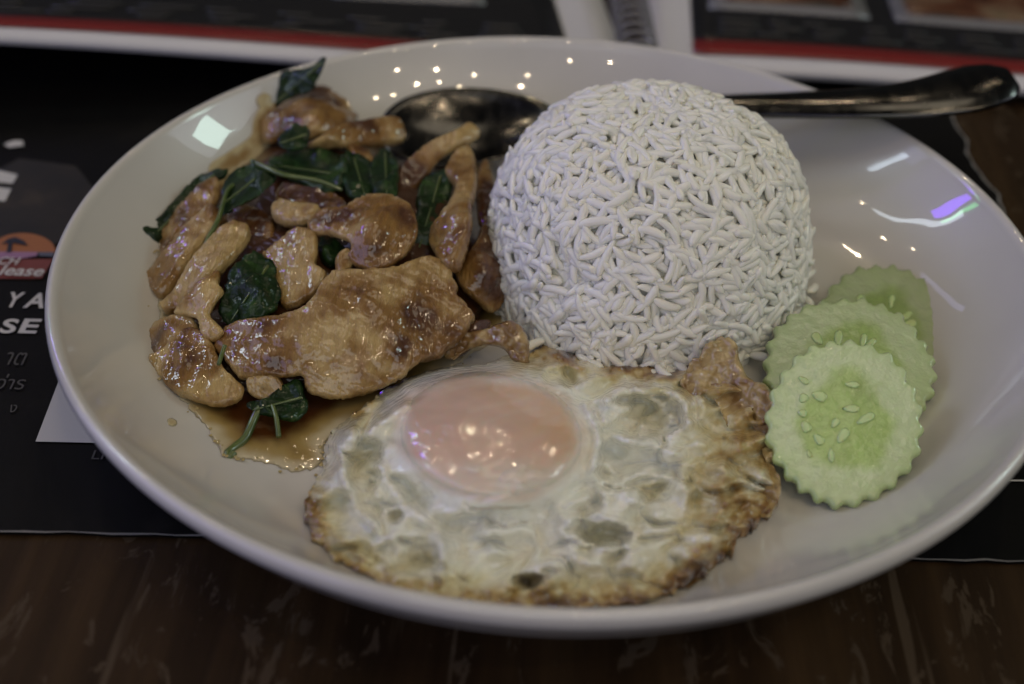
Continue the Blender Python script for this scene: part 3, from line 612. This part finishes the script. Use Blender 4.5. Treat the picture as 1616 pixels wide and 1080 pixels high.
def egg_fields(v):
    h = 8.6+2.4*ss(1.8, .9, yolk_r(v))
    ol = resample(catmull(egg_o, 4), 10); db = segdist(v, ol)
    br = np.clip((BROWN(v)*1.0-.06)*(1-.72*ss(12, 62, db)*ss(1140, 1040, v[:, 0])), 0, 1)
    n1 = np.array([noise.fractal(Vector((x*.012, y*.018, 1.)), .8, 2, 3) for x, y in v]); n2 = np.array([noise.fractal(Vector((x*.045, y*.07, 5.)), .7, 2.1, 4) for x, y in v])
    vo = np.array([noise.voronoi(Vector((x*.035, y*.055, 2.)))[0][0] for x, y in v])
    fo = np.array([noise.noise(Vector((x*.011+.4*math.sin(y*.02), y*.019, 7.))) for x, y in v]); fo2 = np.array([noise.noise(Vector((x*.024, y*.04, 11.))) for x, y in v])
    h = h+n1*1.6+n2*(.15+1.2*br)+br*.9*(vo-.35)+(7.5*puff(v, .0115, .018, 3.)+1.6*puff(v, .030, .048, 8.))*ss(.98, 1.3, yolk_r(v))
    dark = np.zeros(len(v)); oliv = np.zeros(len(v))
    for ci, (cx, cy, rx, ry, dp, rim) in enumerate(craters):
        rr = np.hypot((v[:, 0]-cx)/rx, (v[:, 1]-cy)/ry)
        w = rr+.22*n2+.25*n1
        h = h-1.35*dp*(1-ss(.0, 1.1, w))+1.6*rim*np.exp(-((w-1.15)/.24)**2)
        oliv = np.maximum(oliv, (1-ss(.2, .95, w))*(1. if ci < 4 or ci in (6, 10) else .35))
    for pts, wd, hh in ridges:
        c = catmull(pts, 8, False); dd = np.full(len(v), 1e9)
        for i in range(len(c)-1):
            ab = c[i+1]-c[i]; t = np.clip(((v-c[i])@ab)/(ab@ab), 0, 1); dd = np.minimum(dd, np.linalg.norm(v-(c[i]+t[:, None]*ab), axis=1))
        h = h+3.0*hh*np.exp(-(dd/(wd*1.1))**2)
    h = h*(.25+.75*np.sqrt(ss(-2, 26, db)))
    yr = yolk_r(v); dome = 12.0*np.sqrt(np.clip(1-np.minimum(yr/1.16, 1)**2.2, 0, 1))
    return h, db, br, n1, n2, oliv, yr, dome
def build_egg():
    o = resample(catmull(egg_o, 6), 4.5)
    w = np.array([noise.fractal(Vector((x*.06, y*.06, 2.)), .7, 2, 4) for x, y in o]); c = o.mean(0); ymax = 957
    amp = np.clip(BROWN(o), 0, 1)*.03+.004; o = c+(o-c)*(1+amp*w)[:, None]; o[:, 1] = np.minimum(o[:, 1], ymax+np.arange(len(o)) % 2*.3)
    v, fc, nb = mesh_domain(o, 4.4, 3.3)
    h, db, br, n1, n2, oliv, yr, dome = egg_fields(v)
    zp = plate_hit(v)[:, 2]*1000
    zt = zp+.3+np.maximum(h, .8)+dome*.93*ss(1.35, .8, yr)
    top = hitz(v, zt*1e-3)
    bot = top.copy(); bot[:, 2] = np.minimum(plate_z(np.hypot(bot[:, 0], bot[:, 1]))+.0003, top[:, 2]-.0005)
    n = len(v); V = np.vstack([top, bot])
    F2 = [(i, (i+1) % nb, n+(i+1) % nb, n+i) for i in range(nb)]+[tuple(n+i for i in t)[::-1] for t in fc]
    k = np.clip(br+.5*n2*(.12+br)+.6*n1*br+.22*np.exp(-db/7.)*(br > .2), 0, 1.25)
    ed = np.clip(oliv, 0, 1)*.17*(yr > 1.05)
    k = np.maximum(k, np.minimum(k+ed, .42))
    thinn = (1-ss(1.2, 4.6, h))*(yr > 1.02); k = np.maximum(k, np.minimum(k+.14*thinn, .2))
    white = np.array([.92, .93, .86]); yel = np.array([.72, .67, .43]); gold = np.array([.48, .34, .12]); bro = np.array([.25, .13, .038]); dk = np.array([.08, .035, .012])
    st = [0, .38, .66, .92, 1.2]; cs = np.array([white, yel, gold, bro, dk])
    col = np.stack([np.interp(k, st, cs[:, i]) for i in range(3)], 1)
    pk = (1-ss(.92, 1.07, yr+.06*n1))[:, None]; col = col*(1-.75*pk)+np.array([.74, .58, .46])*.75*pk
    burn = (1-ss(.2, .9, np.hypot((v[:, 0]-838)/38, (v[:, 1]-917)/15)+.5*n2))[:, None]; col = col*(1-.75*burn)+dk*.75*burn
    col = np.vstack([col, col])
    ob = mesh('egg_white', V, fc+F2, EGG, egg, col); return fix_normals(ob)
build_egg()
# yolk under its veil of white
a = np.linspace(0, 2*math.pi, 90, endpoint=False); yo = np.stack([YC[0]+1.0*YA*np.cos(a)*math.cos(YT)-1.0*YB*np.sin(a)*math.sin(YT), YC[1]+1.0*YA*np.cos(a)*math.sin(YT)+1.0*YB*np.sin(a)*math.cos(YT)], 1)
yo = YC+(yo-YC)*(1+.05*np.array([noise.fractal(Vector((x*.02, y*.02, 9)), .7, 2, 3) for x, y in yo]))[:, None]
v, fc, nb = mesh_domain(yo, 4.6, 3.4)
h, db, br, n1, n2, oliv, yr, dome = egg_fields(v)
zp = plate_hit(v)[:, 2]*1000; lift = .55*ss(1.0, .86, yr)-.5*ss(.93, 1.02, yr)
hw = zp+.3+np.maximum(h, .8)+dome*.93*ss(1.35, .8, yr); zs = zp+.3+11.6+n1*.5+dome*.93; wgt = ss(.99, .84, yr); zt = hw+(zs-hw)*wgt-.5*(1-wgt)
top = hitz(v, zt*1e-3); bot = top[:nb].copy(); bot[:, 2] -= .002; n = len(v)
pinkc = np.array([.69, .49, .38]); orgc = np.array([.68, .43, .23]); veil = np.array([.78, .68, .57])
ko = np.clip(ss(-.1, .9, (v[:, 0]-790)/150-(v[:, 1]-660)/140+.3*n1)+.15*n2, 0, 1)[:, None]
kv = np.clip(ss(.76, .97, yr+.10*n1)+ss(20, 85, v[:, 1]-YC[1]+14*n1)*.7+.12*np.maximum(n2, 0), 0, 1)[:, None]
st_ = np.zeros(len(v))
for pts, wd in (([(740, 650), (780, 640), (835, 628)], 3.5), ([(690, 735), (780, 735), (860, 715), (900, 700)], 5), ([(660, 640), (720, 612), (800, 605), (870, 625)], 4), ([(760, 670), (810, 650), (850, 645)], 3)):
    c = catmull(pts, 8, False)
    for i in range(len(c)-1):
        ab = c[i+1]-c[i]; t = np.clip(((v-c[i])@ab)/(ab@ab), 0, 1); st_ = np.maximum(st_, np.exp(-(np.linalg.norm(v-(c[i]+t[:, None]*ab), axis=1)/wd)**2))
col = pinkc*(1-ko)+orgc*ko; col = col*(1-kv)+veil*kv; col = col*(1-.22*st_[:, None])+veil*.22*st_[:, None]
fix_normals(mesh('yolk', np.vstack([top, bot]), fc+[(i, (i+1) % nb, n+(i+1) % nb, n+i) for i in range(nb)]+[tuple(n+i for i in range(nb))[::-1]], YOLK, egg, np.vstack([col, col[:nb]])))
# crisp brown frills standing up from the edge
def frill_col(b):
    def f(v, mid, d):
        k = np.clip(b+.7*nz(mid, 150, 4)+.3*nz(mid, 400, 2), 0, 1)[:, None]
        return np.array([.58, .45, .21])*(1-k)+np.array([.20, .105, .03])*k
    return f
FR = [([(712, 552), (730, 530), (765, 522), (790, 513), (808, 510), (824, 528), (830, 555), (826, 572), (805, 566), (795, 552), (770, 545), (742, 552), (722, 566)], [(715, 560, 15), (770, 530, 20), (808, 512, 22), (828, 565, 16), (790, 548, 18)], .8),
      ([(1086, 612), (1092, 588), (1108, 566), (1124, 550), (1146, 543), (1162, 549), (1166, 572), (1180, 598), (1204, 610), (1226, 640), (1237, 682), (1226, 712), (1206, 722), (1196, 700), (1186, 670), (1164, 650), (1150, 668), (1136, 640), (1120, 622), (1102, 630)],
       [(1090, 610, 15.5), (1120, 558, 21.5), (1160, 550, 23), (1172, 590, 21), (1220, 636, 21), (1234, 690, 18), (1206, 716, 14), (1186, 670, 15), (1150, 660, 15), (1110, 622, 15), (1150, 605, 17.5)], .42),
      ([(1204, 735), (1222, 742), (1230, 765), (1226, 790), (1206, 812), (1192, 800), (1196, 770)], [(1206, 740, 14), (1226, 765, 16), (1200, 805, 12), (1196, 770, 13)], .55)]
for ol, ct, b in FR:
    oc_ = np.array(ol, float); ol = (oc_.mean(0)+(oc_-oc_.mean(0))*1.12).tolist()
    slab('crisp_frill', ol, RBF(ct), .9, .8, EGG, egg, seed=ol[0][0], step=3.4, bump=(1.7, 300), colf=frill_col(b), big=2.4, boundary_noise=.07)

# ------------------------------------------------------------------ cucumber slices
def cucumber(cpx, rx, ry, rot, ctrl, label, teeth, ph, tone, seeds, thick=3.6, slit=None):
    zf = RBF(ctrl); a = np.linspace(0, 2*math.pi, 420, endpoint=False)
    tt = np.cos(teeth*a+ph+.5*np.sin(3*a)); rr = 1+.034*np.sign(tt)*np.abs(tt)**.8+.016*np.sin(2*a+1)+.012*np.sin(5*a+ph)+.012*np.sin(7*a)*np.sin(3*a)
    pts = np.stack([cpx[0]+rr*(rx*np.cos(a)*math.cos(rot)-ry*np.sin(a)*math.sin(rot)), cpx[1]+rr*(rx*np.cos(a)*math.sin(rot)+ry*np.sin(a)*math.cos(rot))], 1)
    base = P(cpx[0], cpx[1], float(zf(np.array([cpx]))[0])-thick)
    e = empty('cucumber_slice', base); tag(e, label, 'cucumber slice', 'cucumber slices beside the egg')
    def colf(v, mid, d):
        q = np.hypot((v[:, 0]-cpx[0])/rx, (v[:, 1]-cpx[1])/ry); n_ = nz(mid, 110, cpx[0])
        ang = np.arctan2(v[:, 1]-cpx[1], v[:, 0]-cpx[0])
        core = ss(.70, .50, q+.10*n_+.05*np.cos(3*ang+1))[:, None]; rim = np.exp(-d/1.1)[:, None]
        pale = np.array([.66, .78, .46])*tone; cc = np.array([.47, .64, .22])*tone*(1-.18*np.clip(n_, 0, 1))[:, None]; rc = np.array([.42, .56, .20])*tone
        sk = np.array([noise.noise(Vector((math.cos(a_)*6, math.sin(a_)*6, q_*1.5+cpx[0]))) for a_, q_ in zip(ang, q)])[:, None]; c = (pale*(1-core)+cc*core)*(1+.16*sk*(core*.7+.3)); return c*(1-.7*rim)+rc*.7*rim
    slab('flesh', pts, zf, thick, .9, CUKE, e, seed=cpx[0], step=4.6, bump=(.22, 260), colf=colf, up_frac=.35, smooth_out=False)
    sb = zf
    for (sx, sy, sl, sw, sa) in seeds:
        t = np.linspace(0, 2*math.pi, 16, endpoint=False)
        so_ = [(sx+sl*math.cos(k)*math.cos(sa)-sw*math.sin(k)*(1+.35*math.cos(k))*math.sin(sa), sy+sl*math.cos(k)*math.sin(sa)+sw*math.sin(k)*(1+.35*math.cos(k))*math.cos(sa)) for k in t]
        slab('seed', so_, lambda px: sb(px)+thick*.35*1.0-.20, .5, .9, SEED, e, seed=sx, step=3.2, bump=(.05, 400))
    return e
def seedring(c, rx, ry, n, seed, l=11, w=5):
    r_ = random.Random(seed); out = []
    for i in range(n):
        a = 2*math.pi*i/n+r_.uniform(-.25, .25); k = r_.uniform(.75, 1.1)
        out.append((c[0]+rx*k*math.cos(a), c[1]+ry*k*math.sin(a), l*r_.uniform(.8, 1.15), w*r_.uniform(.85, 1.2), a+r_.uniform(-.4, .4)))
    return out
cucumber((1390, 530), 106, 110, .2, [(1280, 470, 14), (1382, 422, 16), (1480, 520, 13), (1400, 630, 11.5)], 'yellowish green fluted cucumber slice lowest, closest to the plate wall', 24, .4, .64, seedring((1385, 515), 55, 40, 9, 3, 13, 6))
cucumber((1340, 585), 133, 112, .12, [(1210, 560, 17.5), (1340, 475, 23), (1470, 590, 17), (1350, 690, 13)], 'fluted cucumber slice in the middle between the two others', 26, 1.2, .80, seedring((1335, 575), 66, 50, 10, 5, 13, 6))
front_seeds = [(1268, 600, 10, 5, .6), (1293, 625, 13, 8, .3), (1268, 628, 8, 8, 1.2), (1343, 645, 14, 6, 0), (1366, 661, 16, 7, -.5), (1266, 652, 8, 6, .2), (1272, 673, 10, 8, 1.0), (1292, 693, 11, 7, .8), (1330, 688, 14, 8, -1.0), (1312, 718, 12, 5, 1.5), (1345, 607, 12, 5, .1), (1277, 716, 7, 4, 1.2), (1318, 668, 9, 6, -.9)]
cucumber((1332, 669), 121, 131, .1, [(1215, 640, 22), (1332, 540, 31), (1450, 670, 21.5), (1340, 800, 13)], 'pale top cucumber slice with plump seeds leaning over the other slices', 24, .2, .90, front_seeds)

# ------------------------------------------------------------------ spoon
def spoon():
    Bc = P(736, 196, 24.5); T = P(1588, 113, 51)
    pts = [Bc, P(885, 183, 27), P(1010, 174, 30), P(1160, 165, 34.5), P(1300, 161, 40.5), P(1420, 153, 45.5), P(1520, 136, 49), T]
    e = empty('serving_spoon', Bc-np.array([0, 0, .006])); tag(e, 'dark steel spoon behind the rice with its handle over the rim', 'spoon')
    w = catmull(pts[1:], 10, False); n = len(w); V = []; Fc = []; ns = 14
    for i in range(n):
        s = i/(n-1); t = w[min(i+1, n-1)]-w[max(i-1, 0)]; t /= np.linalg.norm(t)
        side = np.cross(t, [0, 0, 1.]); side /= np.linalg.norm(side); nrm = np.cross(side, t)
        hw = np.interp(s, [0, .12, .35, .62, .82, .92, .97, 1], [7, 6.5, 7.5, 10.5, 13.2, 12, 8.2, 1.5])*1e-3; ht = np.interp(s, [0, .15, .6, 1], [1.3, 1.9, 1.6, 1.1])*1e-3
        for k in range(ns):
            a = 2*math.pi*k/ns; ca, sa = math.cos(a), math.sin(a)
            V.append(w[i]+side*hw*np.sign(ca)*abs(ca)**.8+nrm*(ht*np.sign(sa)*abs(sa)**.9+.0016*(hw/.008)*(-(ca*ca)+.3)))
    for i in range(n-1):
        for k in range(ns): Fc.append((i*ns+k, i*ns+(k+1) % ns, (i+1)*ns+(k+1) % ns, (i+1)*ns+k))
    Fc.append(tuple(range(ns))); Fc.append(tuple((n-1)*ns+k for k in range(ns)))
    fix_normals(mesh('handle', V, Fc, STEEL, e))
    ax = w[3]-Bc; ax[2] *= .8; ax /= np.linalg.norm(ax); side = np.cross(ax, [0, 0, 1.]); side /= np.linalg.norm(side); nrm = np.cross(side, ax)
    side, nrm = side*math.cos(.22)-nrm*math.sin(.22), nrm*math.cos(.22)+side*math.sin(.22)
    V = []; Fc = []; nr, na = 12, 48; L, Wd, D = .0285, .0185, .0080
    def pt(r, a, off):
        x = -math.cos(a); y = math.sin(a); xl = L*x*r*(1.0 if x < 0 else 1.06); yl = Wd*y*r*(1-.16*x*r)
        z = -D*(1-r**2.2)+off; return Bc+ax*xl+side*yl+nrm*z
    for off in (0, -.0011):
        for i in range(nr+1):
            for k in range(na): V.append(pt(max(i/nr, .004), 2*math.pi*k/na, off))
    o2 = (nr+1)*na
    for i in range(nr):
        for k in range(na):
            q = (i*na+k, i*na+(k+1) % na, (i+1)*na+(k+1) % na, (i+1)*na+k); Fc.append(q); Fc.append(tuple(o2+j for j in q[::-1]))
    for k in range(na): Fc.append((nr*na+k, nr*na+(k+1) % na, o2+nr*na+(k+1) % na, o2+nr*na+k))
    Fc.append(tuple(range(na))[::-1]); Fc.append(tuple(o2+k for k in range(na)))
    fix_normals(mesh('bowl', V, Fc, STEEL, e))
spoon()

# ------------------------------------------------------------------ spiral bound menu at the back
menu = empty('menu_booklet', (0, .20, 0)); tag(menu, 'open spiral bound menu with red and black printed pages behind the plate', 'menu')
def page(e0, e1, lift0, lift1, thick, sgn):
    """front edge from e0 to e1 in pixels; lift in mm at both ends; returns f(u, v, dz) -> point, v metres back from the edge"""
    A = hitz([e0], lift0*1e-3)[0]; Bq = hitz([e1], lift1*1e-3)[0]; x = Bq-A; xx = x.copy(); xx[2] = 0; xx /= np.linalg.norm(xx); yy = np.array([-xx[1], xx[0], 0])
    def f(u, v, dz=0.):
        p = A+x*u+yy*v; k = max(0., 1-u) if sgn < 0 else u
        base = (lift0+(lift1-lift0)*u)*1e-3
        sag = math.exp(-v/.06)
        p[2] = max(.0045, .0045+(base-.0045)*(.35+.65*sag))+dz+.0012*math.sin(u*5+v*9); return p
    return f
def sheet(name, f, u0, u1, v0, v1, mat, dz, thick, nu=24, nv=14, parent=menu):
    V = []; Fc = []
    for lay in (0, -thick):
        for j in range(nv+1):
            for i in range(nu+1): V.append(f(u0+(u1-u0)*i/nu, v0+(v1-v0)*j/nv, dz+lay))
    n1 = (nu+1)*(nv+1)
    for j in range(nv):
        for i in range(nu):
            a_ = j*(nu+1)+i; q = (a_, a_+1, a_+nu+2, a_+nu+1); Fc.append(q); Fc.append(tuple(n1+k for k in q[::-1]))
    rim = [i for i in range(nu+1)]+[j*(nu+1)+nu for j in range(1, nv+1)]+[nv*(nu+1)+i for i in range(nu-1, -1, -1)]+[j*(nu+1) for j in range(nv-1, 0, -1)]
    for i in range(len(rim)): a_, b_ = rim[i], rim[(i+1) % len(rim)]; Fc.append((a_, n1+a_, n1+b_, b_))
    return fix_normals(mesh(name, V, Fc, mat, parent))
fl = page((-260, 44), (1000, 124), 30, 7, .004, -1); fr = page((1022, 105), (1900, 152), 7, 10, .004, 1)
for f, side in ((fl, 0), (fr, 1)):
    pg = sheet('page', f, 0, 1, 0, .20, PAPER, 0, .0034)
    u0, u1 = ((.0, .925) if side == 0 else (.085, 1.))
    sheet('printed_panel', f, u0, u1, .018, .195, PRINTBLK, .0006, .0004, parent=menu); sheet('red_stripe', f, u0, u1, .0115, .0245, PRINTRED, .0011, .0004, nv=3, parent=menu)
    r_ = random.Random(side+4)
    for ua, ub in (((.12, .44), (.49, .84)) if side else ((.60, .82),)):
        vb = .055 if side else .066
        sheet('picture', f, ua, ub, vb, vb+.065, PICTURE, .0014, .0004, 8, 6); sheet('pictured_dish', f, ua+.03, ub-.03, vb+.009, vb+.06, FOODP, .0018, .0003, 8, 6)
    for k in range(9):
        ua = u0+.03+(u1-u0-.06)*k/9.
        for q in range(3):
            a_ = ua+r_.uniform(0, .03); sheet('text_line', f, a_, a_+(u1-u0)/9*r_.uniform(.3, .8), .031+.0065*q, .034+.0065*q, PRINTGREY, .0013, .0003, 4, 2)
for k in range(16):
    y0 = .006+k*.0085; a_ = fl(.992, y0); b_ = fr(.008, y0); c = (a_+b_)/2
    c[2] = .009; th = np.linspace(0, 2*math.pi, 17)
    tube('binding_ring', [c+np.array([.0075*math.cos(t), .0006*t, .0065*math.sin(t)+.001]) for t in th], .0008, COIL, menu, 6)
